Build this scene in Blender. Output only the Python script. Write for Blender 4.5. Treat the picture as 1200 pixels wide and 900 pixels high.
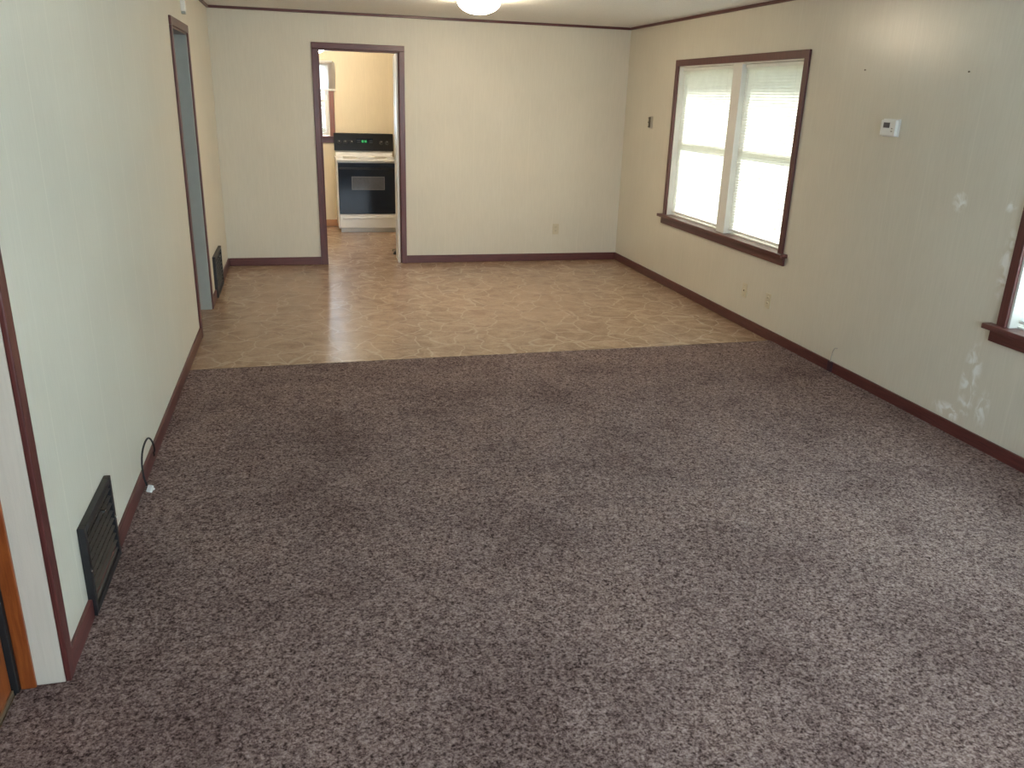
import bpy, bmesh, math, random
from mathutils import Vector, Matrix
for o in list(bpy.data.objects): bpy.data.objects.remove(o)
random.seed(4)
S = bpy.context.scene
COL = S.collection
R = math.radians

# ------------------------------------------------------------------ camera
a, b, c = R(-19.3371), R(14.6056), R(1.7896)
F = Vector((math.sin(b)*math.cos(a), math.cos(b)*math.cos(a), math.sin(a)))
Rt = Vector((math.cos(b), -math.sin(b), 0)); Up = Rt.cross(F)
R2 = Rt*math.cos(c) + Up*math.sin(c); U2 = -Rt*math.sin(c) + Up*math.cos(c)
cd = bpy.data.cameras.new('camera'); cam = bpy.data.objects.new('camera', cd); COL.objects.link(cam)
m = Matrix((R2, U2, -F)).transposed().to_4x4(); m.translation = Vector((0.7677, 0, 1.7078))
cam.matrix_world = m
cd.sensor_fit = 'HORIZONTAL'; cd.sensor_width = 36; cd.lens = 36*953.97/1200; cd.clip_start = .02
S.camera = cam

# ------------------------------------------------------------------ world, sun, daylight
S.view_settings.view_transform = 'Standard'; S.view_settings.look = 'None'
S.view_settings.gamma = 1; S.view_settings.use_curve_mapping = False
S.view_settings.exposure = 1.55
w = bpy.data.worlds.new('world'); S.world = w; w.use_nodes = True
wn = w.node_tree.nodes; wl = w.node_tree.links; wn.clear()
wo = wn.new('ShaderNodeOutputWorld'); wb = wn.new('ShaderNodeBackground'); sk = wn.new('ShaderNodeTexSky')
sk.sky_type = 'NISHITA'; sk.sun_disc = False; sk.sun_elevation = R(45); sk.sun_rotation = R(80)
wb.inputs[1].default_value = 0.13
wl.new(sk.outputs[0], wb.inputs[0]); wl.new(wb.outputs[0], wo.inputs[0])

def light(name, kind, loc, direction, energy, color, size=None, size_y=None, angle=None):
    d = bpy.data.lights.new(name, kind); o = bpy.data.objects.new(name, d); COL.objects.link(o)
    o.location = loc; o.rotation_euler = Vector(direction).to_track_quat('-Z', 'Y').to_euler()
    d.energy = energy; d.color = color
    if size: d.shape = 'RECTANGLE'; d.size = size; d.size_y = size_y
    if angle: d.angle = angle
    return o
light('sun', 'SUN', (8, 3, 6), (-.75, -.50, -.45), 8.0, (1, .97, .90), angle=R(8))
# sky light entering by the openings behind and beside the viewpoint
light('daylight_back_window', 'AREA', (2.3, -1.72, 1.35), (0, 1, -.05), 50, (.72, .87, 1.0), 2.4, 1.3)
light('daylight_side_window', 'AREA', (4.40, 2.25, 1.4), (-1, 0, -.12), 86, (.56, .80, 1.0), 1.9, 1.25)

light('daylight_kitchen_window', 'AREA', (.95, 11.95, 1.7), (0, -1, -.05), 75, (.62, .78, 1.0), 2.2, 1.8)

# ------------------------------------------------------------------ helpers
class MB:
    def __init__(s): s.bm = bmesh.new()
    def box(s, x0, x1, y0, y1, z0, z1, bev=0, M=None, seg=2):
        r = bmesh.ops.create_cube(s.bm, size=1)
        vs = r['verts']
        bmesh.ops.scale(s.bm, vec=(abs(x1-x0), abs(y1-y0), abs(z1-z0)), verts=vs)
        bmesh.ops.translate(s.bm, vec=((x0+x1)/2, (y0+y1)/2, (z0+z1)/2), verts=vs)
        if bev:
            es = list({e for v in vs for e in v.link_edges})
            g = bmesh.ops.bevel(s.bm, geom=es, offset=bev, segments=seg, affect='EDGES', profile=.6)
            vs = list({v for f in g['faces'] for v in f.verts} | {v for v in vs if v.is_valid})
        if M is not None: bmesh.ops.transform(s.bm, matrix=M, verts=vs)
        return s
    def prism(s, poly, axis, t0, t1):
        # poly: 2D points in the two other axes, extruded along axis
        def P(p, t):
            if axis == 'x': return (t, p[0], p[1])
            if axis == 'y': return (p[0], t, p[1])
            return (p[0], p[1], t)
        A = [s.bm.verts.new(P(p, t0)) for p in poly]; B = [s.bm.verts.new(P(p, t1)) for p in poly]
        s.bm.faces.new(A); s.bm.faces.new(B[::-1]); n = len(poly)
        for i in range(n): s.bm.faces.new((A[i], B[i], B[(i+1) % n], A[(i+1) % n]))
        return s
    def lathe(s, prof, n=40, M=None):
        rings = []
        for r, z in prof:
            if r < 1e-6: rings.append([s.bm.verts.new((0, 0, z))])
            else: rings.append([s.bm.verts.new((r*math.cos(2*math.pi*i/n), r*math.sin(2*math.pi*i/n), z)) for i in range(n)])
        for A, B in zip(rings, rings[1:]):
            for i in range(n):
                j = (i+1) % n
                if len(A) == 1 and len(B) == 1: continue
                if len(A) == 1: s.bm.faces.new((A[0], B[i], B[j]))
                elif len(B) == 1: s.bm.faces.new((A[i], B[0], A[j]))
                else: s.bm.faces.new((A[i], B[i], B[j], A[j]))
        if M is not None: bmesh.ops.transform(s.bm, matrix=M, verts=[v for r in rings for v in r])
        return s
    def tube(s, pts, r, n=10):
        pts = [Vector(p) for p in pts]; rings = []
        up = Vector((0.13, .21, 1)).normalized()
        for i, p in enumerate(pts):
            t = (pts[min(i+1, len(pts)-1)] - pts[max(i-1, 0)]).normalized()
            u = t.cross(up)
            if u.length < 1e-3: u = t.cross(Vector((1, 0, 0)))
            u.normalize(); v = t.cross(u); up = v if abs(v.dot(up)) > 0 and v.dot(up) > 0 else -v
            rings.append([s.bm.verts.new(p + u*r*math.cos(2*math.pi*k/n) + v*r*math.sin(2*math.pi*k/n)) for k in range(n)])
        for A, B in zip(rings, rings[1:]):
            for k in range(n): s.bm.faces.new((A[k], B[k], B[(k+1) % n], A[(k+1) % n]))
        s.bm.faces.new(rings[0]); s.bm.faces.new(rings[-1][::-1])
        return s
    def build(s, name, mat, parent=None, smooth=False, kind=None, origin=None):
        bmesh.ops.recalc_face_normals(s.bm, faces=s.bm.faces)
        if origin is not None: bmesh.ops.translate(s.bm, vec=-Vector(origin), verts=s.bm.verts)
        me = bpy.data.meshes.new(name); s.bm.to_mesh(me); s.bm.free()
        if smooth:
            for p in me.polygons: p.use_smooth = True
        me.materials.append(mat)
        o = bpy.data.objects.new(name, me); COL.objects.link(o)
        if origin is not None: o.location = origin
        if parent is not None: o.parent = parent
        if kind: o['kind'] = kind
        return o
def smooth_by_angle(o, ang=40):
    me = o.data
    for p in me.polygons: p.use_smooth = True
    bm = bmesh.new(); bm.from_mesh(me)
    for e in bm.edges:
        if len(e.link_faces) == 2 and e.calc_face_angle(0) > R(ang): e.smooth = False
    bm.to_mesh(me); bm.free(); return o
def spline(pts, n=10):
    P = [Vector(p) for p in pts]; P = [2*P[0]-P[1]] + P + [2*P[-1]-P[-2]]; out = []
    for i in range(1, len(P)-2):
        for k in range(n):
            t = k/n; p0, p1, p2, p3 = P[i-1:i+3]
            out.append(.5*((2*p1)+(-p0+p2)*t+(2*p0-5*p1+4*p2-p3)*t*t+(-p0+3*p1-3*p2+p3)*t**3))
    out.append(P[-2]); return out
def tag(o, label, cat, group=None):
    o['label'] = label; o['category'] = cat
    if group: o['group'] = group
    return o
def empty(name, loc, label, cat, group=None):
    o = bpy.data.objects.new(name, None); COL.objects.link(o); o.location = loc
    return tag(o, label, cat, group)
def adopt(root, *objs):
    # objs were built in world space; hang them under the root keeping place
    for o in objs:
        o.parent = root; o.location = o.location - root.location
def copy_tree(o, parent=None):
    c_ = o.copy(); COL.objects.link(c_)
    if parent: c_.parent = parent
    for ch in list(o.children): copy_tree(ch, c_)
    return c_
def wall(name, axis, t0, t1, u0, u1, z0, z1, holes, mat):
    """wall slab along u (y for axis x, x for axis y) with rectangular holes (u0,u1,z0,z1)"""
    us = sorted({u0, u1, *[h[0] for h in holes], *[h[1] for h in holes]})
    zs = sorted({z0, z1, *[h[2] for h in holes], *[h[3] for h in holes]})
    us = [u for u in us if u0 <= u <= u1]; zs = [z for z in zs if z0 <= z <= z1]
    bm = bmesh.new(); cells = {}
    def solid(i, j):
        if i < 0 or j < 0 or i >= len(us)-1 or j >= len(zs)-1: return False
        cu, cz = (us[i]+us[i+1])/2, (zs[j]+zs[j+1])/2
        return not any(h[0] < cu < h[1] and h[2] < cz < h[3] for h in holes)
    V = {}
    def vt(t, i, j):
        k = (t, i, j)
        if k not in V: V[k] = bm.verts.new((t, us[i], zs[j]) if axis == 'x' else (us[i], t, zs[j]))
        return V[k]
    for i in range(len(us)-1):
        for j in range(len(zs)-1):
            if not solid(i, j): continue
            for t in (t0, t1): bm.faces.new((vt(t, i, j), vt(t, i+1, j), vt(t, i+1, j+1), vt(t, i, j+1)))
            for di, dj, A, B in ((-1, 0, (i, j), (i, j+1)), (1, 0, (i+1, j), (i+1, j+1)), (0, -1, (i, j), (i+1, j)), (0, 1, (i, j+1), (i+1, j+1))):
                if not solid(i+di, j+dj): bm.faces.new((vt(t0, *A), vt(t0, *B), vt(t1, *B), vt(t1, *A)))
    M_ = MB(); M_.bm.free(); M_.bm = bm
    return M_.build(name, mat, kind='structure')

# ------------------------------------------------------------------ materials
def new_mat(name):
    m = bpy.data.materials.new(name); m.use_nodes = True
    return m, m.node_tree.nodes, m.node_tree.links, m.node_tree.nodes['Principled BSDF']
def coords(n, l, scale=(1, 1, 1)):
    mp = n.new('ShaderNodeMapping'); mp.inputs['Scale'].default_value = scale
    g = n.new('ShaderNodeNewGeometry'); l.new(g.outputs['Position'], mp.inputs[0]); return mp
def ramp(n, stops):
    r = n.new('ShaderNodeValToRGB'); e = r.color_ramp.elements
    while len(e) < len(stops): e.new(.5)
    for k, (p, col) in enumerate(stops): e[k].position = p; e[k].color = (*col, 1)
    return r
def noise(n, l, mp, scale, detail=2, rough=.5, dist=0):
    t = n.new('ShaderNodeTexNoise'); t.inputs['Scale'].default_value = scale; t.inputs['Detail'].default_value = detail
    t.inputs['Roughness'].default_value = rough; t.inputs['Distortion'].default_value = dist
    l.new(mp.outputs[0], t.inputs[0]); return t
def bump(n, l, src, bsdf, strength, dist=.002):
    b_ = n.new('ShaderNodeBump'); b_.inputs['Strength'].default_value = strength; b_.inputs['Distance'].default_value = dist
    l.new(src, b_.inputs['Height']); l.new(b_.outputs[0], bsdf.inputs['Normal']); return b_
def simple(name, col, rough=.5, var=.08, nscale=30, metal=0, spec=.5, bumps=0, coat=0):
    m, n, l, p = new_mat(name)
    mp = coords(n, l); t = noise(n, l, mp, nscale, 3)
    r = ramp(n, [(.3, [x*(1-var) for x in col]), (.7, [min(1, x*(1+var)) for x in col])])
    l.new(t.outputs[0], r.inputs[0]); l.new(r.outputs[0], p.inputs['Base Color'])
    p.inputs['Roughness'].default_value = rough; p.inputs['Metallic'].default_value = metal
    p.inputs['Specular IOR Level'].default_value = spec; p.inputs['Coat Weight'].default_value = coat
    if bumps: bump(n, l, t.outputs[0], p, bumps)
    return m
def wall_mat(name, col, rough=.42, axis='y', grain=.25, patches=False, groove=1.0):
    """painted vertical-grain wallboard"""
    m, n, l, p = new_mat(name)
    sc = (1, 1, .06) 
    mp = coords(n, l, sc); t = noise(n, l, mp, 120, 2, .6)
    mp2 = coords(n, l); t2 = noise(n, l, mp2, 1.3, 2); t3 = noise(n, l, mp2, 230, 2)
    r = ramp(n, [(.3, [x*.965 for x in col]), (.7, [min(1, x*1.03) for x in col])]); l.new(t2.outputs[0], r.inputs[0])
    mx = n.new('ShaderNodeMixRGB'); mx.blend_type = 'MULTIPLY'; mx.inputs[0].default_value = 1
    r2 = ramp(n, [(.35, (.955, .955, .95)), (.65, (1, 1, 1))]); l.new(t.outputs[0], r2.inputs[0])
    l.new(r.outputs[0], mx.inputs[1]); l.new(r2.outputs[0], mx.inputs[2])
    # panel grooves: thin pale vertical seams at random-ish spacing
    wv = n.new('ShaderNodeTexWave'); wv.wave_type = 'BANDS'; wv.bands_direction = axis.upper(); wv.inputs['Scale'].default_value = 1.05
    wv.inputs['Distortion'].default_value = 0; l.new(mp2.outputs[0], wv.inputs[0])
    r3 = ramp(n, [(.0, (0, 0, 0)), (.996, (0, 0, 0)), (1, (1, 1, 1))]); l.new(wv.outputs[1], r3.inputs[0])
    mx2 = n.new('ShaderNodeMixRGB'); mx2.blend_type = 'MIX'; l.new(r3.outputs[0], mx2.inputs[0])
    l.new(mx.outputs[0], mx2.inputs[1]); mx2.inputs[2].default_value = (*[min(1, x*groove) for x in col], 1)
    out = mx2.outputs[0]
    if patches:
        # irregular paler patches in the wall colour beside and under the near window
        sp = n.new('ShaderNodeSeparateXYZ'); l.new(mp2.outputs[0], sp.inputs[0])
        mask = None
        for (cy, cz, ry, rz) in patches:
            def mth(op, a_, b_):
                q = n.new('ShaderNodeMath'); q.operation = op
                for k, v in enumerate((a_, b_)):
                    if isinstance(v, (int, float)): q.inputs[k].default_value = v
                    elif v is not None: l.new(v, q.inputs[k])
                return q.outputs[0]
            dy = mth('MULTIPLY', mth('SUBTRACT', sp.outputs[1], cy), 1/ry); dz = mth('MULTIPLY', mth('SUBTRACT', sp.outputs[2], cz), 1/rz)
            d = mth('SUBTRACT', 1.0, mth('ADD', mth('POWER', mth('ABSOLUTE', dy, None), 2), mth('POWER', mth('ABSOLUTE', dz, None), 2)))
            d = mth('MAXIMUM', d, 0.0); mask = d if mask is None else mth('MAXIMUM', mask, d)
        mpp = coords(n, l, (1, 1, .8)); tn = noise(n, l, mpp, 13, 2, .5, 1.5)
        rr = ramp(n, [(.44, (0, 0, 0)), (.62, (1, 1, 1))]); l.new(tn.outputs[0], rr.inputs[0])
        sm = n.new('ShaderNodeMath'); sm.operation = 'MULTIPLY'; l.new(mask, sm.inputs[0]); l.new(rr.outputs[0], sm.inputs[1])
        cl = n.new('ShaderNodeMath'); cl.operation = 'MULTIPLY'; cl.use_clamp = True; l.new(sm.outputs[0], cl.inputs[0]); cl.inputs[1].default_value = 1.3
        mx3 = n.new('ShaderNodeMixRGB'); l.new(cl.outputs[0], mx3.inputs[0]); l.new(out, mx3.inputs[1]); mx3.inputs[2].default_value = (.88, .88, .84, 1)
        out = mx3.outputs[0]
    l.new(out, p.inputs['Base Color']); p.inputs['Roughness'].default_value = rough
    ad = n.new('ShaderNodeMath'); ad.operation = 'ADD'; l.new(t.outputs[0], ad.inputs[0]); l.new(t3.outputs[0], ad.inputs[1])
    bump(n, l, ad.outputs[0], p, grain, .0012)
    return m
CREAM = (.70, .655, .55)
M_wl = wall_mat('wall_paint_left', CREAM, .5, 'y', groove=1.05)
M_wf = wall_mat('wall_paint_far', CREAM, .5, 'x')
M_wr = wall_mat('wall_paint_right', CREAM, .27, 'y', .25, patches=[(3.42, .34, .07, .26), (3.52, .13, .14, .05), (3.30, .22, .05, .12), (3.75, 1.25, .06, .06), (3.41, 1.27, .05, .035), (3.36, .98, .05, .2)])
M_wk = wall_mat('wall_paint_kitchen', (.78, .67, .48), .5, 'x')
def ceiling_mat():
    m, n, l, p = new_mat('textured_ceiling'); mp = coords(n, l); t = noise(n, l, mp, 90, 4, .7)
    r = ramp(n, [(.3, (.80, .79, .75)), (.7, (.92, .91, .88))]); l.new(t.outputs[0], r.inputs[0]); l.new(r.outputs[0], p.inputs['Base Color'])
    p.inputs['Roughness'].default_value = .9; bump(n, l, t.outputs[0], p, .9, .006); return m
M_ceil = ceiling_mat()
def wood(name, c0, c1, rough=.35, stretch=(1, 1, 1), coat=.2):
    m, n, l, p = new_mat(name); mp = coords(n, l, stretch); t = noise(n, l, mp, 18, 5, .6, .6)
    r = ramp(n, [(.3, c0), (.7, c1)]); l.new(t.outputs[0], r.inputs[0]); l.new(r.outputs[0], p.inputs['Base Color'])
    p.inputs['Roughness'].default_value = rough; p.inputs['Coat Weight'].default_value = coat; p.inputs['Coat Roughness'].default_value = .2
    bump(n, l, t.outputs[0], p, .15, .001); return m
DW0, DW1 = (.070, .018, .017), (.140, .038, .032)
M_trim_y = wood('red_brown_wood_along_room', DW0, DW1, .4, (6, .35, 6))
M_trim_x = wood('red_brown_wood_across_room', DW0, DW1, .4, (.35, 6, 6))
M_trim_z = wood('red_brown_wood_upright', DW0, DW1, .4, (6, 6, .35))
M_orange = wood('orange_varnished_wood', (.20, .042, .010), (.36, .10, .022), .3, (5, 5, .4), .4)
M_kbase = wood('light_oak_baseboard', (.38, .17, .06), (.55, .27, .11), .4, (.4, 5, 5))
def carpet_mat():
    m, n, l, p = new_mat('speckled_carpet'); mp = coords(n, l)
    t1 = noise(n, l, mp, 120, 3, .7, .3); t2 = noise(n, l, mp, 1.9, 5, .65); t4 = noise(n, l, mp, 56, 2, .6, .6)
    mixn = n.new('ShaderNodeMixRGB'); mixn.inputs[0].default_value = .35; l.new(t1.outputs[0], mixn.inputs[1]); l.new(t4.outputs[0], mixn.inputs[2])
    r = ramp(n, [(.37, (.036, .021, .018)), (.47, (.165, .112, .100)), (.535, (.27, .198, .178)), (.65, (.43, .335, .305))]); l.new(mixn.outputs[0], r.inputs[0])
    r2 = ramp(n, [(.36, (.74, .70, .70)), (.5, (.95, .93, .93)), (.62, (1.05, 1.02, 1.0))]); l.new(t2.outputs[0], r2.inputs[0])
    mx = n.new('ShaderNodeMixRGB'); mx.blend_type = 'MULTIPLY'; mx.inputs[0].default_value = 1
    l.new(r.outputs[0], mx.inputs[1]); l.new(r2.outputs[0], mx.inputs[2]); l.new(mx.outputs[0], p.inputs['Base Color'])
    p.inputs['Roughness'].default_value = 1; p.inputs['Specular IOR Level'].default_value = .1
    p.inputs['Sheen Weight'].default_value = .0
    bump(n, l, mixn.outputs[0], p, .8, .012); return m
M_carpet = carpet_mat()
def vinyl_mat():
    m, n, l, p = new_mat('stone_pattern_vinyl'); mp = coords(n, l)
    wn_ = noise(n, l, mp, 3.5, 2, .5); vm = n.new('ShaderNodeVectorMath'); vm.operation = 'MULTIPLY_ADD'
    l.new(wn_.outputs[1], vm.inputs[0]); vm.inputs[1].default_value = (.28, .28, 0); l.new(mp.outputs[0], vm.inputs[2])
    vo = n.new('ShaderNodeTexVoronoi'); vo.feature = 'DISTANCE_TO_EDGE'; vo.inputs['Scale'].default_value = 4.2; l.new(vm.outputs[0], vo.inputs[0])
    vc = n.new('ShaderNodeTexVoronoi'); vc.inputs['Scale'].default_value = 4.2; l.new(vm.outputs[0], vc.inputs[0])
    t = noise(n, l, mp, 7, 6, .65, .8); tf = noise(n, l, mp, 60, 3, .6)
    base = ramp(n, [(.32, (.30, .188, .118)), (.5, (.385, .255, .165)), (.68, (.47, .325, .222))]); l.new(t.outputs[0], base.inputs[0])
    cellr = ramp(n, [(0, (.90, .89, .87)), (1, (1.0, 1.0, 1.0))]); sp = n.new('ShaderNodeSeparateColor'); l.new(vc.outputs['Color'], sp.inputs[0]); l.new(sp.outputs[0], cellr.inputs[0])
    mu = n.new('ShaderNodeMixRGB'); mu.blend_type = 'MULTIPLY'; mu.inputs[0].default_value = 1; l.new(base.outputs[0], mu.inputs[1]); l.new(cellr.outputs[0], mu.inputs[2])
    fr = ramp(n, [(.35, (.82, .82, .82)), (.65, (1, 1, 1))]); l.new(tf.outputs[0], fr.inputs[0])
    mu2 = n.new('ShaderNodeMixRGB'); mu2.blend_type = 'MULTIPLY'; mu2.inputs[0].default_value = 1; l.new(mu.outputs[0], mu2.inputs[1]); l.new(fr.outputs[0], mu2.inputs[2])
    er = ramp(n, [(0, (.5, .5, .5)), (.014, (.3, .3, .3)), (.035, (0, 0, 0))]); l.new(vo.outputs[0], er.inputs[0])
    mx = n.new('ShaderNodeMixRGB'); l.new(er.outputs[0], mx.inputs[0]); l.new(mu2.outputs[0], mx.inputs[1]); mx.inputs[2].default_value = (.58, .46, .34, 1)
    l.new(mx.outputs[0], p.inputs['Base Color']); p.inputs['Roughness'].default_value = .27
    ad = n.new('ShaderNodeMath'); ad.operation = 'ADD'; l.new(er.outputs[0], ad.inputs[0]); l.new(tf.outputs[0], ad.inputs[1])
    bump(n, l, ad.outputs[0], p, .25, .0015); return m
M_vinyl = vinyl_mat()
def emis(name, col, st, base=(.9, .9, .9)):
    m, n, l, p = new_mat(name); p.inputs['Base Color'].default_value = (*base, 1)
    p.inputs['Emission Color'].default_value = (*col, 1); p.inputs['Emission Strength'].default_value = st; return m
M_lamp = emis('lit_frosted_glass', (1, .84, .62), 31)
M_klamp = emis('lit_kitchen_glass', (1, .86, .66), 23)
M_led = emis('green_display', (.1, .9, .25), .5, (.02, .1, .03))
M_white = simple('white_enamel', (.80, .79, .76), .22, .02, 8, coat=.3)
M_whitepaint = simple('white_gloss_paint', (.78, .76, .70), .35, .03, 12)
M_jambshade_lens = simple('jamb_shade_and_lens_grey', (.44, .46, .42), .5, .03, 12)  # grey carries the shade on the white passage jambs; also the sensor lens
M_plate = simple('cream_plastic', (.60, .53, .38), .4, .03, 20)
M_platew = simple('off_white_plastic', (.82, .82, .78), .4, .03, 20)
M_black = simple('black_metal', (.014, .014, .016), .42, .2, 60)
M_slot = simple('flat_black_slot', (.005, .005, .006), .8, .1, 60)
M_blackglass = simple('black_glass', (.006, .010, .020), .12, .1, 10, spec=.35)
M_ovenwin = simple('grey_tinted_glass', (.10, .10, .11), .12, .1, 40)
M_blackplastic = simple('black_plastic', (.008, .008, .009), .3, .1, 30, spec=.3)
M_ovenborder = simple('oven_window_trim', (.16, .16, .17), .3, .05, 30)
M_rubber = simple('black_rubber', (.012, .012, .013), .6, .1, 50)
M_chrome = simple('brushed_metal', (.6, .6, .58), .25, .05, 50, metal=1)
M_brass = simple('threshold_metal', (.55, .46, .30), .35, .08, 50, metal=.9)
M_darkmetal = simple('bronze_plate', (.13, .105, .07), .4, .15, 80, metal=.4)
M_greyplate = simple('grey_plate', (.42, .39, .33), .4, .05, 40)
M_grass = simple('lawn', (.10, .17, .045), .9, .3, 5)
M_leaf = simple('foliage', (.09, .20, .05), .8, .4, 8)
M_ext = simple('pale_siding', (.75, .74, .70), .7, .05, 5)
def glass_mat():
    m, n, l, p = new_mat('window_glass'); out = n['Material Output']
    tr = n.new('ShaderNodeBsdfTransparent'); tr.inputs[0].default_value = (.96, .98, .97, 1)
    gl = n.new('ShaderNodeBsdfGlossy'); gl.inputs['Roughness'].default_value = .02
    fz = n.new('ShaderNodeFresnel'); fz.inputs[0].default_value = 1.45
    mx = n.new('ShaderNodeMixShader'); l.new(fz.outputs[0], mx.inputs[0]); l.new(tr.outputs[0], mx.inputs[1]); l.new(gl.outputs[0], mx.inputs[2])
    l.new(mx.outputs[0], out.inputs[0]); return m
M_glass = glass_mat()
def blind_mat():
    m, n, l, p = new_mat('translucent_vinyl_slats'); out = n['Material Output']
    mp = coords(n, l); t = noise(n, l, mp, 12, 2); r = ramp(n, [(.3, (.84, .84, .80)), (.7, (.90, .90, .86))]); l.new(t.outputs[0], r.inputs[0])
    df = n.new('ShaderNodeBsdfDiffuse'); tl = n.new('ShaderNodeBsdfTranslucent'); l.new(r.outputs[0], df.inputs[0]); l.new(r.outputs[0], tl.inputs[0])
    mx = n.new('ShaderNodeMixShader'); mx.inputs[0].default_value = .5
    l.new(df.outputs[0], mx.inputs[1]); l.new(tl.outputs[0], mx.inputs[2]); l.new(mx.outputs[0], out.inputs[0]); return m
M_blind = blind_mat()
M_shade = blind_mat(); M_shade.node_tree.nodes['Mix Shader'].inputs[0].default_value = .85

# ------------------------------------------------------------------ dimensions
W, D, H = 4.2107, 8.7147, 2.44
LT, FT, RT = .10, .12, .15          # wall thicknesses
KB = 11.372                          # kitchen far wall
YB = -1.6                            # wall behind the viewpoint
DL, DR, DH = .985, 1.772, 2.108      # doorway opening
WY0, WY1, WZ0, WZ1 = 5.40, 7.44, .675, 2.03   # double window opening
VY0, VY1 = 1.25, 3.265               # near window opening (same heights)
PY0, PY1, PH = 6.095, 6.905, 2.09    # passage in the left wall
EY0, EY1 = 1.32, 2.27                # entry door opening in left wall
CW = .055                            # casing width

# ------------------------------------------------------------------ room shell
wall('wall_left', 'x', -LT, 0, YB, D, 0, H, [(PY0, PY1, 0, PH), (EY0, EY1, 0, PH)], M_wl)
wall('wall_far', 'y', D, D+FT, -1.3, W+RT, 0, H, [(DL, DR, 0, DH)], M_wf)
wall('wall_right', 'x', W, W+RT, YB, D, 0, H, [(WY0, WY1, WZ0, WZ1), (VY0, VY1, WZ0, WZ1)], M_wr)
wall('wall_back', 'y', YB-.12, YB, -LT, W+RT, 0, H, [(1.1, 3.5, .70, 2.0)], M_wf)
wall('wall_kitchen_back', 'y', KB, KB+.12, -.6, 3.3, 0, H, [(.30, 1.17, 1.17, 2.03)], M_wk)
wall('wall_kitchen_left', 'x', -.6, -.5, D+FT, KB, 0, H, [], M_wk)
wall('wall_kitchen_right', 'x', 3.2, 3.3, D+FT, KB, 0, H, [], M_wk)
wall('wall_hall_side', 'x', -1.3, -1.2, 4.2, D, 0, H, [], M_wl)
wall('wall_hall_near', 'y', 4.1, 4.2, -1.3, -LT, 0, H, [], M_wf)
MB().box(-1.3, W+RT, YB-.12, KB+.12, -.12, 0).build('floor', M_vinyl, kind='structure')
MB().box(-1.3, W+RT, YB-.12, KB+.12, H, H+.12).build('ceiling', M_ceil, kind='structure')
# carpet laid over the front of the room; the seam runs slightly askew
cb = MB()
cz = .012
outl = [(-.125, EY0), (-.125, EY1-.002), (0, EY1-.002), (0, 5.262), (W, 5.332), (W, YB), (0, YB), (0, EY0)]
cb.prism(outl, 'z', .0005, cz)
cp = cb.build('carpet', M_carpet)
tag(cp, 'brown speckled wall-to-wall carpet covering the front of the room up to the vinyl', 'carpet')
sm = MB().tube(spline([(0.004, 5.266, .008), (1.4, 5.290, .009), (2.8, 5.312, .008), (W-.02, 5.336, .009)], 8), .004, 6).build('edge_binding', simple('seam_thread', (.16, .12, .10), .9, .2, 60), cp)

# ------------------------------------------------------------------ baseboards, crown trims, casings
def board(name, x0, x1, y0, y1, z0, z1, mat, bev=.004):
    return MB().box(x0, x1, y0, y1, z0, z1, bev).build(name, mat, kind='structure')
BH, BT = .082, .014
board('baseboard_left', 0, BT, EY1+CW, PY0-CW, .002, BH, M_trim_y)
board('baseboard_left_rear', 0, BT, PY1+CW, D, .002, BH, M_trim_y)
board('baseboard_left_entry', 0, BT, YB, EY0-CW, .002, BH, M_trim_y)
board('baseboard_far', BT, DL-CW, D-BT, D, .002, BH, M_trim_x)
board('baseboard_far_right', DR+CW, W-BT, D-BT, D, .002, BH, M_trim_x)
board('baseboard_right', W-BT, W, YB, D, .002, BH, M_trim_y)
board('baseboard_back', BT, W-BT, YB, YB+BT, .002, BH, M_trim_x)
board('baseboard_kitchen', -.5, 3.2, KB-BT, KB, .002, .09, M_kbase)
k = 1
def trim(*a_):
    global k; o = board('trim_%d' % k, *a_); k += 1; return o
trim(0, .02, YB, D, H-.024, H, M_trim_y)
trim(.02, W-.02, D-.02, D, H-.024, H, M_trim_x)
trim(W-.02, W, YB, D, H-.024, H, M_trim_y)
trim(.02, W-.02, YB, YB+.02, H-.024, H, M_trim_x)
# kitchen doorway casing and lining
trim(DL-CW, DL, D-.016, D, 0, DH, M_trim_z); trim(DR, DR+CW, D-.016, D, 0, DH, M_trim_z)
trim(DL-CW, DR+CW, D-.016, D, DH, DH+CW, M_trim_x)
trim(DL, DL+.016, D-.004, D+FT, 0, DH, M_trim_z); trim(DR-.008, DR, D-.004, D+.03, 0, DH, M_trim_z)
trim(DL, DR, D-.004, D+FT, DH-.014, DH, M_trim_x)
# passage in the left wall
trim(0, .016, PY0-CW, PY0, 0, PH, M_trim_z); trim(0, .016, PY1, PY1+CW, 0, PH, M_trim_z)
trim(0, .016, PY0-CW, PY1+CW, PH, PH+CW, M_trim_y)
trim(-LT-.003, .004, PY1-.012, PY1, 0, PH, M_jambshade_lens); trim(-LT-.003, .004, PY0, PY0+.012, 0, PH, M_jambshade_lens)
trim(-LT-.003, .006, PY0, PY1, PH-.014, PH, M_trim_y)
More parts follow.
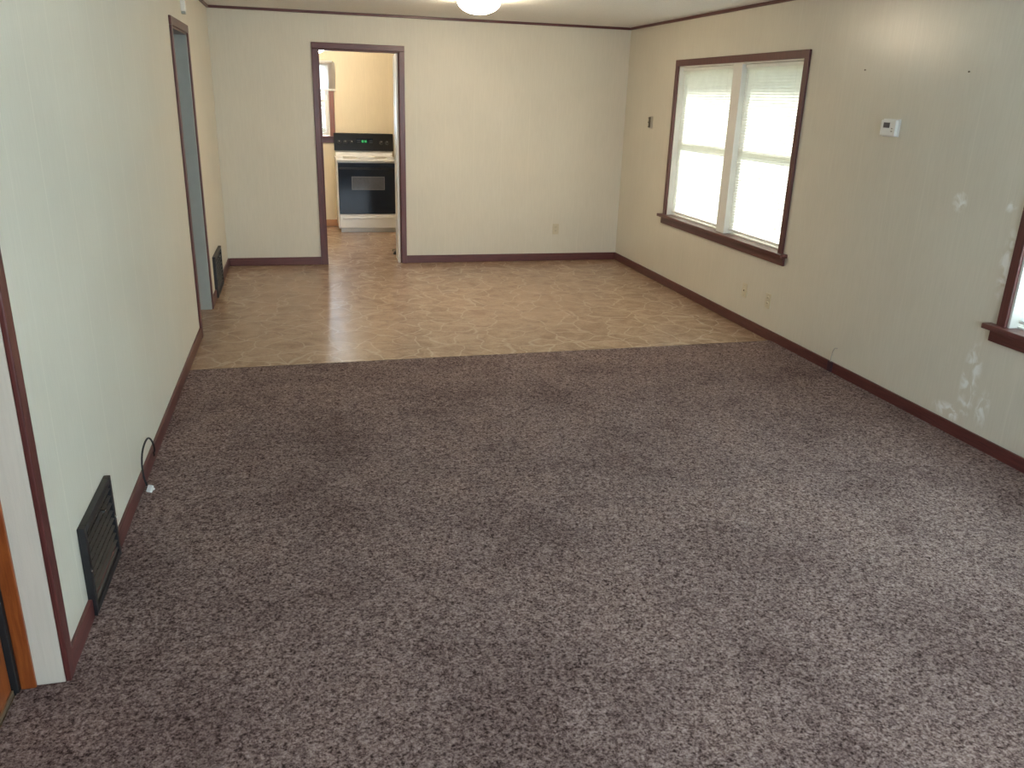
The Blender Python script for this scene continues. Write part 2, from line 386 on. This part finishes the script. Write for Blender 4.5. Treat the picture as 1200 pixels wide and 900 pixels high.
# entry door: casing, frame, weatherstrip, leaf, threshold
trim(0, .016, EY1, EY1+CW, 0, PH, M_trim_z); trim(0, .016, EY0-CW, EY0, 0, PH, M_trim_z); trim(0, .016, EY0-CW, EY1+CW, PH, PH+CW, M_trim_y)
trim(-.118, -.076, EY1-.012, EY1, 0, PH, M_orange); trim(-.118, -.076, EY0, EY0+.012, 0, PH, M_orange)
d1 = board('door_1', -.175, -.135, EY0+.004, EY1-.03, .006, PH-.004, M_orange)
MB().box(-.16, -.118, EY1-.028, EY1, .004, PH, .003).build('weatherstrip', M_rubber, d1)
MB().box(-.135, -.128, EY0+.004, EY1-.035, .012, .03, .002).build('threshold_strip', M_brass, d1)
kn = MB().lathe([(0, 0), (.03, .002), (.03, .008), (.011, .012), (.011, .04), (.024, .048), (.027, .062), (.02, .074), (0, .078)], 24, Matrix.Translation((-.135, 1.43, .95)) @ Matrix.Rotation(R(90), 4, 'Y')).build('door_knob', M_brass, d1, True)

# ------------------------------------------------------------------ windows in the right wall
def window(name, y0, y1, mull, mz=1.365):
    """twin double-hung window: returns root frame object"""
    x0 = W
    fr = MB()
    fr.box(x0-.018, x0, y0-CW, y0, WZ0-.01, WZ1+CW, .004); fr.box(x0-.018, x0, y1, y1+CW, WZ0-.01, WZ1+CW, .004)
    fr.box(x0-.019, x0, y0-CW, y1+CW, WZ1, WZ1+CW, .004)
    root = fr.build(name, M_trim_z, kind='structure')
    s = MB(); s.box(x0-.055, x0+.05, y0-.11, y1+.11, WZ0-.022, WZ0+.006, .006); s.box(x0-.018, x0, y0-.085, y1+.085, WZ0-.085, WZ0-.022, .004)
    s.build('window_sill', M_trim_y, root)
    j = MB(); t = .012
    j.box(x0, x0+RT, y0, y0+t, WZ0, WZ1); j.box(x0, x0+RT, y1-t, y1, WZ0, WZ1); j.box(x0, x0+RT, y0, y1, WZ1-t, WZ1); j.box(x0+.05, x0+RT, y0, y1, WZ0-.004, WZ0+.014)
    if mull: j.box(x0+.002, x0+RT, mull[0], mull[1], WZ0, WZ1, .004)
    j.build('window_jamb', M_whitepaint, root)
    spans = [(y0+t, mull[0]), (mull[1], y1-t)] if mull else [(y0+t, y1-t)]
    for (a_, b_) in spans:
        for (z0, z1, xx) in ((WZ0+.014, mz+.018, x0+.085), (mz-.018, WZ1-t, x0+.113)):
            f = MB(); r_ = .038
            f.box(xx, xx+.026, a_, a_+r_, z0, z1, .003); f.box(xx, xx+.026, b_-r_, b_, z0, z1, .003)
            f.box(xx, xx+.026, a_+r_, b_-r_, z0, z0+r_, .003); f.box(xx, xx+.026, a_+r_, b_-r_, z1-r_, z1, .003)
            sh = f.build('sash', M_whitepaint, root)
            MB().box(xx+.011, xx+.015, a_+r_, b_-r_, z0+r_, z1-r_).build('pane', M_glass, sh)
    return root, spans
w1, sp1 = window('window_1', WY0, WY1, (6.285, 6.425))
w2, sp2 = window('window_2', VY0, VY1, (2.19, 2.33))
def blind(y0, y1, label, zbot, lift=0):
    x = W+.045; zt = WZ1-.014
    root = empty('window_blind', (x, (y0+y1)/2, zt), label, 'blind', None)
    a_, b_ = y0+.012, y1-.012
    parts = []
    parts.append(MB().box(x-.016, x+.016, a_, b_, zt-.028, zt, .003).build('headrail', M_platew))
    s = MB(); z = zt-.038; pitch = .0215; half = .0135; n = 0
    while z > zbot+.03:
        th = R(64); pr = []
        for q in range(5):
            u = (q/4-.5)*2; cx_ = u*half*math.cos(th) ; cz_ = -u*half*math.sin(th)
            bow = .0022*(1-u*u); cx_ -= bow*math.sin(th); cz_ -= bow*math.cos(th); pr.append((cx_, cz_))
        j = random.uniform(-.0015, .0015); v = []
        for yy in (a_+.004+j, b_-.004+j):
            v.append([s.bm.verts.new((x+p_[0], yy, z+p_[1])) for p_ in pr])
        for q in range(4): s.bm.faces.new((v[0][q], v[0][q+1], v[1][q+1], v[1][q]))
        z -= pitch
    o = s.build('slats', M_blind, None, True)
    parts.append(o)
    parts.append(MB().box(x-.010, x+.010, a_+.004, b_-.004, z+.0, z+.016, .003).build('bottom_rail', M_platew))
    for yy in (a_+.12, b_-.12):
        parts.append(MB().tube([(x-.0155, yy, zt-.02), (x-.0155, yy, z+.012)], .0008, 5).build('cord', M_platew))
    parts.append(MB().tube([(x-.022, b_-.06, zt-.03), (x-.024, b_-.06, 1.62)], .0035, 6).build('tilt_wand', M_platew))
    adopt(root, *parts); return root
blind(*sp1[1], 'white slatted blind in the left half of the double window', WZ0+.014)
blind(*sp1[0], 'white slatted blind in the right half of the double window', WZ0+.014)
blind(*sp2[1], 'white slatted blind added to block sun in the cut-off window at the right edge of the photo', WZ0+.014)  # blind added to keep direct sun off the carpet
blind(*sp2[0], 'unseen white slatted blind added to block sun in the hidden half of the cut-off window', WZ0+.014)  # unseen, added only to stop the sun coming in
# window behind the viewpoint
f = MB()
for q in ((1.1, 1.15), (2.275, 2.325), (3.45, 3.5)): f.box(q[0], q[1], YB-.1, YB-.04, .70, 2.0)
for q in ((.70, .75), (1.33, 1.37), (1.95, 2.0)): f.box(1.1, 3.5, YB-.1, YB-.04, q[0], q[1])
for q in ((1.05, 1.1), (3.5, 3.55)): f.box(q[0], q[1], YB, YB+.018, .65, 2.05)
for q in ((.65, .70), (2.0, 2.05)): f.box(1.05, 3.55, YB, YB+.018, q[0], q[1])
w3 = f.build('window_3', M_trim_z, kind='structure')

# ------------------------------------------------------------------ kitchen window
f = MB()
ya = KB-.018
f.box(.24, .30, ya, KB, 1.14, 2.03, .003); f.box(1.17, 1.235, ya, KB, 1.14, 2.03, .003); f.box(.24, 1.235, ya, KB, 2.03, 2.085, .003)
w4 = f.build('window_4', wood('kitchen_casing_wood', (.16, .045, .018), (.28, .085, .032), .4, (5, 5, .4)), kind='structure')
MB().box(.20, 1.275, KB-.05, KB+.04, 1.145, 1.172, .005).box(.23, 1.245, KB-.016, KB, 1.085, 1.145, .003).build('window_sill', M_trim_x, w4)
f = MB(); f.box(.30, .312, KB, KB+.12, 1.172, 2.03); f.box(1.158, 1.17, KB, KB+.12, 1.172, 2.03); f.box(.30, 1.17, KB, KB+.12, 2.018, 2.03)
f.build('window_jamb', M_whitepaint, w4)
for z0, z1, yy in ((1.175, 1.62, KB+.055), (1.59, 2.018, KB+.083)):
    f = MB(); f.box(.312, .35, yy, yy+.026, z0, z1, .003); f.box(1.12, 1.158, yy, yy+.026, z0, z1, .003); f.box(.35, 1.12, yy, yy+.026, z0, z0+.035, .003); f.box(.35, 1.12, yy, yy+.026, z1-.035, z1, .003)
    s = f.build('sash', M_whitepaint, w4); MB().box(.35, 1.12, yy+.011, yy+.015, z0+.035, z1-.035).build('pane', M_glass, s)
rs = empty('roller_shade', (.74, KB-.03, 2.06), 'white roller shade covering the upper half of the kitchen window', 'shade')
p_ = [MB().lathe([(0, 0), (.016, 0), (.016, .98), (0, .98)], 20, Matrix.Translation((.25, KB-.038, 2.075)) @ Matrix.Rotation(R(90), 4, 'Y')).build('roller', M_platew, None, True),
      MB().box(.265, 1.262, KB-.029, KB-.0275, 1.74, 2.072).build('shade_cloth', M_shade),
      MB().box(.265, 1.262, KB-.033, KB-.022, 1.728, 1.748, .003).build('hem_bar', M_platew)]
adopt(rs, *p_)

# ------------------------------------------------------------------ outside
MB().box(-8, 30, -20, 40, -.45, -.40).build('ground', M_grass, kind='structure')
MB().box(W+RT, W+RT+.90, YB-.3, KB+.3, 2.34, 2.46).build('roof_eave', M_ext, kind='structure')
MB().box(-6, W+RT, KB+.2, 40, -.40, -.36).build('bounce_slab', simple('pale_bounce', (.72, .71, .68), .8, .05, 3), kind='structure')  # pale slab added to bounce sunlight up to the kitchen window
# ------------------------------------------------------------------ white folding door standing open in the kitchen
f = MB()
for i in range(4):
    yy = D+FT+.008+i*.034
    f.box(DR-.034+(i % 2)*.012, DR-.004+(i % 2)*.004, yy, yy+.03, .015, DH-.03, .003)
f.box(DR-.03, DR, D+.03, D+FT+.004, 0, DH-.014)
d2 = f.build('door_2', M_whitepaint, kind='structure')
ds = empty('door_stop', (1.775, 9.235, 0), 'small dark door stop on the kitchen floor just inside the doorway', 'door stop')
adopt(ds, MB().lathe([(0, 0), (.026, 0), (.026, .006), (.02, .02), (.017, .03), (0, .032)], 20, Matrix.Translation((1.762, 9.235, .0))).build('base', M_rubber, None, True),
      MB().tube(spline([(1.762, 9.235, .03), (1.752, 9.23, .055), (1.735, 9.225, .055), (1.728, 9.222, .035)], 5), .006, 8).build('hook', M_darkmetal, None, True))

# ------------------------------------------------------------------ kitchen range
X0, X1, Y0, Y1 = 1.212, 1.974, 10.785, 11.352
rg = empty('kitchen_range', ((X0+X1)/2, (Y0+Y1)/2, 0), 'white freestanding electric range with black glass oven door and black control panel', 'stove')
P = []
def rp(mb, name, mat, sm_=False, par=None):
    o = mb.build(name, mat, None, sm_)
    if par is None: adopt(rg, o)
    else: o.parent = par
    return o
body = rp(MB().box(X0, X1, Y0+.02, Y1, .055, .895, .004).box(X0+.03, X1-.03, Y0+.05, Y1-.02, .002, .055), 'body', M_white)
rp(MB().box(X0-.004, X1+.004, Y0-.012, Y1-.03, .895, .925, .010, None, 3), 'cooktop', M_white)
rp(MB().prism([(Y1-.10, .922), (Y1-.06, .985), (Y1-.05, 1.0), (Y1, 1.0), (Y1, .922)], 'x', X0+.012, X1-.012), 'backguard_riser', M_white)
g = MB(); g.prism([(Y1-.085, .998), (Y1-.060, 1.205), (Y1-.045, 1.214), (Y1, 1.214), (Y1, .998)], 'x', X0-.002, X1+.002)
panel = rp(g, 'control_panel', M_blackplastic)
panel_n = Vector((0, -1, .12)).normalized()
def on_panel(fx, z): return Vector((X0+fx*(X1-X0), Y1-.085+(z-.998)*(.025/.207)-.001, z))
for fx, z, r_ in ((.085, 1.10, .024), (.19, 1.10, .024), (.80, 1.10, .022), (.90, 1.10, .022), (.295, 1.10, .018)):
    loc = on_panel(fx, z); mt = Matrix.Translation(loc) @ panel_n.to_track_quat('Z', 'Y').to_matrix().to_4x4()
    kb = MB().lathe([(0, 0), (r_+.008, 0), (r_+.008, .003), (r_, .005), (r_*.9, .022), (0, .024)], 24, mt); kb.box(-.004, .004, -r_*.85, r_*.85, .02, .032, .001, mt)
    ko = rp(kb, 'control_knob', M_black)
    pi = MB().box(-.0015, .0015, r_*.2, r_*.8, .032, .0335, 0, mt).build('pointer_mark', M_platew); pi.location -= rg.location; pi.location += Vector((0, 0, 0)); pi.parent = ko; pi.location = (0, 0, 0)
mt = Matrix.Translation(on_panel(.51, 1.11)) @ panel_n.to_track_quat('Z', 'Y').to_matrix().to_4x4()
mtI = Matrix.Translation(on_panel(.51, 1.115)) @ Matrix.Rotation(R(90+7-90), 4, 'X')
dp = MB().box(-.11, .11, -.004, .004, -.040, .036, .002, mtI); rp(dp, 'display_bezel', M_blackglass)
dg = MB()
for i, ch in enumerate((0, 1, 3, 4)):
    xx = -.03+ch*.013
    for q in ((-.004, .004, .012, .014), (-.004, .004, .0, .002), (-.004, .004, -.012, -.010)): dg.box(xx+q[0], xx+q[1], -.0065, -.0045, q[2], q[3], 0, mtI)
    for q in ((-.0055, -.004, -.011, .013), (.004, .0055, -.011, .013)): dg.box(xx+q[0], xx+q[1], -.0065, -.0045, q[2], q[3], 0, mtI)
rp(dg, 'clock_digits', M_led)
for s_ in (-1, 1):
    for i in range(3):
        for j_ in range(2): rp(MB().box(s_*.062+i*.016*s_, s_*.062+i*.016*s_+.010, -.008, -.004, -.016+j_*.022, -.006+j_*.022, .001, mtI), 'touch_button', M_ovenwin)
# oven door
dr = rp(MB().box(X0+.014, X1-.004, Y0-.020, Y0+.020, .245, .878, .006), 'oven_door', M_blackglass)
def sub(o, par): o.parent = par; return o
wz0, wz1 = .555, .705
ow = MB().box(X0+.185, X0+.585, Y0-.0235, Y0-.018, wz0, wz1, .002).build('oven_window', M_ovenwin); ow.parent = dr
wf = MB()
for q in ((X0+.178, X0+.185, wz0-.007, wz1+.007), (X0+.585, X0+.592, wz0-.007, wz1+.007), (X0+.185, X0+.585, wz0-.007, wz0), (X0+.185, X0+.585, wz1, wz1+.007)): wf.box(q[0], q[1], Y0-.024, Y0-.018, q[2], q[3])
wf.build('window_border', M_ovenborder).parent = dr
hd = MB(); hd.box(X0+.03, X1-.02, Y0-.062, Y0-.044, .800, .826, .007, None, 3); hd.box(X0+.05, X0+.075, Y0-.05, Y0-.018, .804, .822, .003); hd.box(X1-.065, X1-.04, Y0-.05, Y0-.018, .804, .822, .003)
hd.build('door_handle', M_blackplastic).parent = dr
sd = MB().box(X0+.012, X1-.004, Y0-.016, Y0+.02, .062, .236, .006); sd.box(X0+.06, X1-.05, Y0-.026, Y0-.014, .182, .205, .006, None, 3)
rp(sd, 'storage_drawer', M_white)
for (bx, by, br) in ((.19, .17, .10), (.57, .17, .08), (.19, .40, .08), (.57, .40, .10)):
    bb_ = MB().lathe([(0, .9255), (br, .9255), (br, .9275), (br-.006, .9282), (0, .9262)], 32, Matrix.Translation((X0+bx, Y0+by, 0)))
    rp(bb_, 'burner', M_greyplate)

# ------------------------------------------------------------------ ceiling lamps
def dome(loc, r_, h_, mat, label, globe=False):
    root = empty('ceiling_lamp', loc, label, 'ceiling light')
    MB().lathe([(0, 0), (r_*.62, 0), (r_*.66, -.008), (r_*.62, -.022), (0, -.022)], 40).build('ceiling_plate', M_brass, root, True)
    if not globe: pr = [(r_*.58, -.018)] + [(r_*math.cos(t_), -.022-(h_-.022)*math.sin(t_)) for t_ in [i*math.pi/2/12 for i in range(13)]]
    else: pr = [(r_*math.sin(t_), -.02-h_/2+h_/2*math.cos(t_)) for t_ in [.35+i*(math.pi-.35)/16 for i in range(17)]]
    pr[-1] = (0, pr[-1][1])
    MB().lathe(pr, 40).build('glass_dome', mat, root, True)
    return root
dome((2.20, 6.9, H), .17, .115, M_lamp, 'lit round frosted glass ceiling lamp at the top of the photo')
dome((1.02, 10.1, H), .12, .30, M_klamp, 'lit globe lamp on the kitchen ceiling seen through the doorway', True)

# ------------------------------------------------------------------ registers on the left wall
def register(y0, y1, z1, label, dep=.032, z0=.006):
    yc = (y0+y1)/2
    root = empty('wall_register', (0, yc, z0), label, 'air vent'); x0 = .0005
    f = MB(); b = .026
    f.box(x0, dep, y0, y0+b, z0, z1, .003); f.box(x0, dep, y1-b, y1, z0, z1, .003); f.box(x0, dep, y0+b, y1-b, z0, z0+b, .003); f.box(x0, dep, y0+b, y1-b, z1-b, z1, .003)
    lv = MB(); n = 9; hh = (z1-z0-2*b)/n
    for i in range(n):
        zc = z0+b+(i+.5)*hh
        lv.box(-.006, .006, y0+b, y1-b, -.0022, .0022, 0, Matrix.Translation((dep-.008, 0, zc)) @ Matrix.Rotation(R(25), 4, 'Y'))
    vb = MB(); nv = 9
    for i in range(1, nv): yy = y0+b+(y1-y0-2*b)*i/nv; vb.box(dep-.021, dep-.018, yy-.001, yy+.001, z0+b, z1-b)
    lev = MB().box(dep-.004, dep+.014, yc+.02, yc+.03, z1-.062, z1-.052, .002)
    for yy in (y0+.012, y1-.012): adopt(root, MB().lathe([(0, .003), (.003, .0025), (.0045, 0), (0, -.001)], 10, Matrix.Translation((dep, yy, (z0+z1)/2)) @ Matrix.Rotation(R(90), 4, 'Y')).build('screw', M_chrome))
    adopt(root, f.build('frame', M_black), lv.build('louvers', M_black), vb.build('support_ribs', M_slot), MB().box(x0, .004, y0+b, y1-b, z0+b, z1-b).build('duct_back', M_slot), lev.build('damper_lever', M_chrome))
    return root
register(2.595, 3.005, .347, 'large black louvered register low on the left wall above the carpet', .024, .016)
register(7.27, 7.85, .36, 'black register low on the left wall beside the passage over the vinyl', .026)

# ------------------------------------------------------------------ cable by the left baseboard
cbx = empty('coaxial_cable', (.02, 3.8, 0), 'black cable looping out of the left baseboard to a white plug on the carpet', 'cable')
pts = spline([(.008, 3.86, .05), (.026, 3.83, .085), (.03, 3.78, .15), (.03, 3.71, .197), (.03, 3.63, .211), (.03, 3.55, .198), (.03, 3.51, .155), (.032, 3.505, .10), (.040, 3.508, .055)], 8)
cc = MB().tube(pts, .0042, 8).build('cable_sheath', M_rubber, None, True)
pc = MB().box(-.011, .011, -.016, .016, -.008, .008, .003, Matrix.Translation((.048, 3.520, .033)) @ Matrix.Rotation(R(-25), 4, 'Z') @ Matrix.Rotation(R(50), 4, 'X'))
pc.tube([(.050, 3.528, .026), (.058, 3.545, .019)], .006, 8)
adopt(cbx, cc, pc.build('plug', M_platew), MB().lathe([(0, 0), (.009, 0), (.009, .004), (0, .006)], 12, Matrix.Translation((.014, 3.86, .05)) @ Matrix.Rotation(R(90), 4, 'Y')).build('grommet', M_rubber))

# ------------------------------------------------------------------ sensor above the passage
ch = empty('door_sensor', (0, 6.78, 2.18), 'small white sensor on the left wall above the passage casing', 'sensor')
adopt(ch, MB().box(.0005, .032, 6.735, 6.80, 2.225, 2.32, .008, None, 3).build('housing', M_platew), MB().box(.002, .03, 6.742, 6.793, 2.207, 2.224, .004).build('lens', M_jambshade_lens),
      MB().tube(spline([(.008, 6.79, 2.318), (.010, 6.80, 2.36), (.006, 6.795, 2.415)], 5), .003, 6).build('wire', M_platew, None, True))

# ------------------------------------------------------------------ outlets, switch, thermostat on walls
def outlet(loc, rz, label, kind):
    root = empty('wall_outlet' if kind != 'blank' else 'blank_plate', loc, label, 'outlet' if kind != 'blank' else 'wall plate'); root.rotation_euler = (0, 0, rz)
    MB().box(-.035, .035, -.006, 0, -.0575, .0575, .003).build('cover_plate', M_plate, root)
    if kind == 'duplex':
        for zz in (-.021, .021):
            s = MB().lathe([(0, .0), (.0165, 0), (.0165, .0025), (.015, .0035), (0, .0035)], 24, Matrix.Translation((0, -.006, zz)) @ Matrix.Rotation(R(90), 4, 'X')).build('receptacle', M_plate, root)
            MB().box(-.0075, -.005, -.0102, -.009, zz-.002, zz+.007).box(.005, .0075, -.0102, -.009, zz-.002, zz+.007).build('slots', M_slot, s)
    if kind == 'phone': 
        s = MB().box(-.012, .012, -.010, -.005, -.012, .012, .002).build('jack', M_plate, root)
        MB().box(-.006, .006, -.0108, -.0095, -.006, .005).build('jack_opening', M_slot, s)
    for zz in ((0,) if kind == 'duplex' else (-.04, .04)): MB().lathe([(0, .002), (.002, .0015), (.003, 0), (0, -.001)], 8, Matrix.Translation((0, -.006, zz)) @ Matrix.Rotation(R(90), 4, 'X')).build('screw', M_greyplate, root)
    return root
outlet((3.483, D, .35), 0, 'cream duplex outlet low on the far wall right of the kitchen doorway', 'duplex')
outlet((W, 5.82, .295), R(-90), 'cream wall plate under the double window, the one farther from the camera', 'phone')
outlet((W, 5.46, .293), R(-90), 'cream duplex outlet under the double window, the one nearer the camera', 'duplex')
sw = empty('light_switch', (W, 8.0, 1.52), 'small bronze switch plate on the right wall near the far corner', 'switch')
adopt(sw, MB().box(W-.006, W-.0003, 7.955, 8.03, 1.462, 1.578, .003).build('cover_plate', M_greyplate), MB().box(W-.018, W-.005, 8.0, 8.026, 1.47, 1.57, .003).build('switch_bar', M_darkmetal),
      MB().box(W-.026, W-.016, 8.005, 8.02, 1.513, 1.527, .002).build('toggle', M_darkmetal),
      MB().box(W-.024, W-.017, 8.003, 8.022, 1.472, 1.482, .002).build('clip', M_darkmetal), MB().box(W-.024, W-.017, 8.003, 8.022, 1.556, 1.566, .002).build('clip', M_darkmetal))
th = empty('thermostat', (W, 4.40, 1.607), 'small white thermostat with a dark display on the right wall', 'thermostat')
adopt(th, MB().box(W-.006, W-.0003, 4.325, 4.475, 1.556, 1.658, .003).build('back_plate', M_platew), MB().box(W-.028, W-.006, 4.333, 4.467, 1.562, 1.652, .006, None, 3).build('housing', M_platew),
      MB().box(W-.030, W-.0275, 4.385, 4.44, 1.607, 1.637, .001).build('display', M_ovenwin), MB().box(W-.031, W-.0275, 4.355, 4.367, 1.585, 1.592, .001).build('button', M_greyplate), MB().box(W-.031, W-.0275, 4.355, 4.367, 1.600, 1.607, .001).build('button', M_greyplate))
for y_, z_, lab in ((4.728, 1.938, 'small nail left in the right wall, to the left of the thermostat'), (3.864, 1.91, 'small nail left in the right wall, to the right of the thermostat')):
    r_ = empty('nail', (W, y_, z_), lab, 'nail')
    MB().lathe([(0, .013), (.005, .012), (.005, .010), (.0018, .0095), (.0018, 0), (0, 0)], 10, Matrix.Rotation(R(-90), 4, 'Y') @ Matrix.Rotation(R(12), 4, 'X')).build('shank_and_head', M_darkmetal, r_)
tw = empty('wire_stub', (W-.02, 4.58, .02), 'short thin grey wire standing up from behind the right baseboard', 'wire')
adopt(tw, MB().tube(spline([(W-.018, 4.578, .02), (W-.019, 4.58, .09), (W-.012, 4.582, .15), (W-.008, 4.57, .178), (W-.006, 4.545, .186)], 6), .0035, 8).build('wire_sheath', M_greyplate, None, True),
      MB().box(W-.026, W-.013, 4.555, 4.60, .016, .085, .003).build('bracket', simple('dark_clip', (.05, .02, .03), .5, .1, 30)))
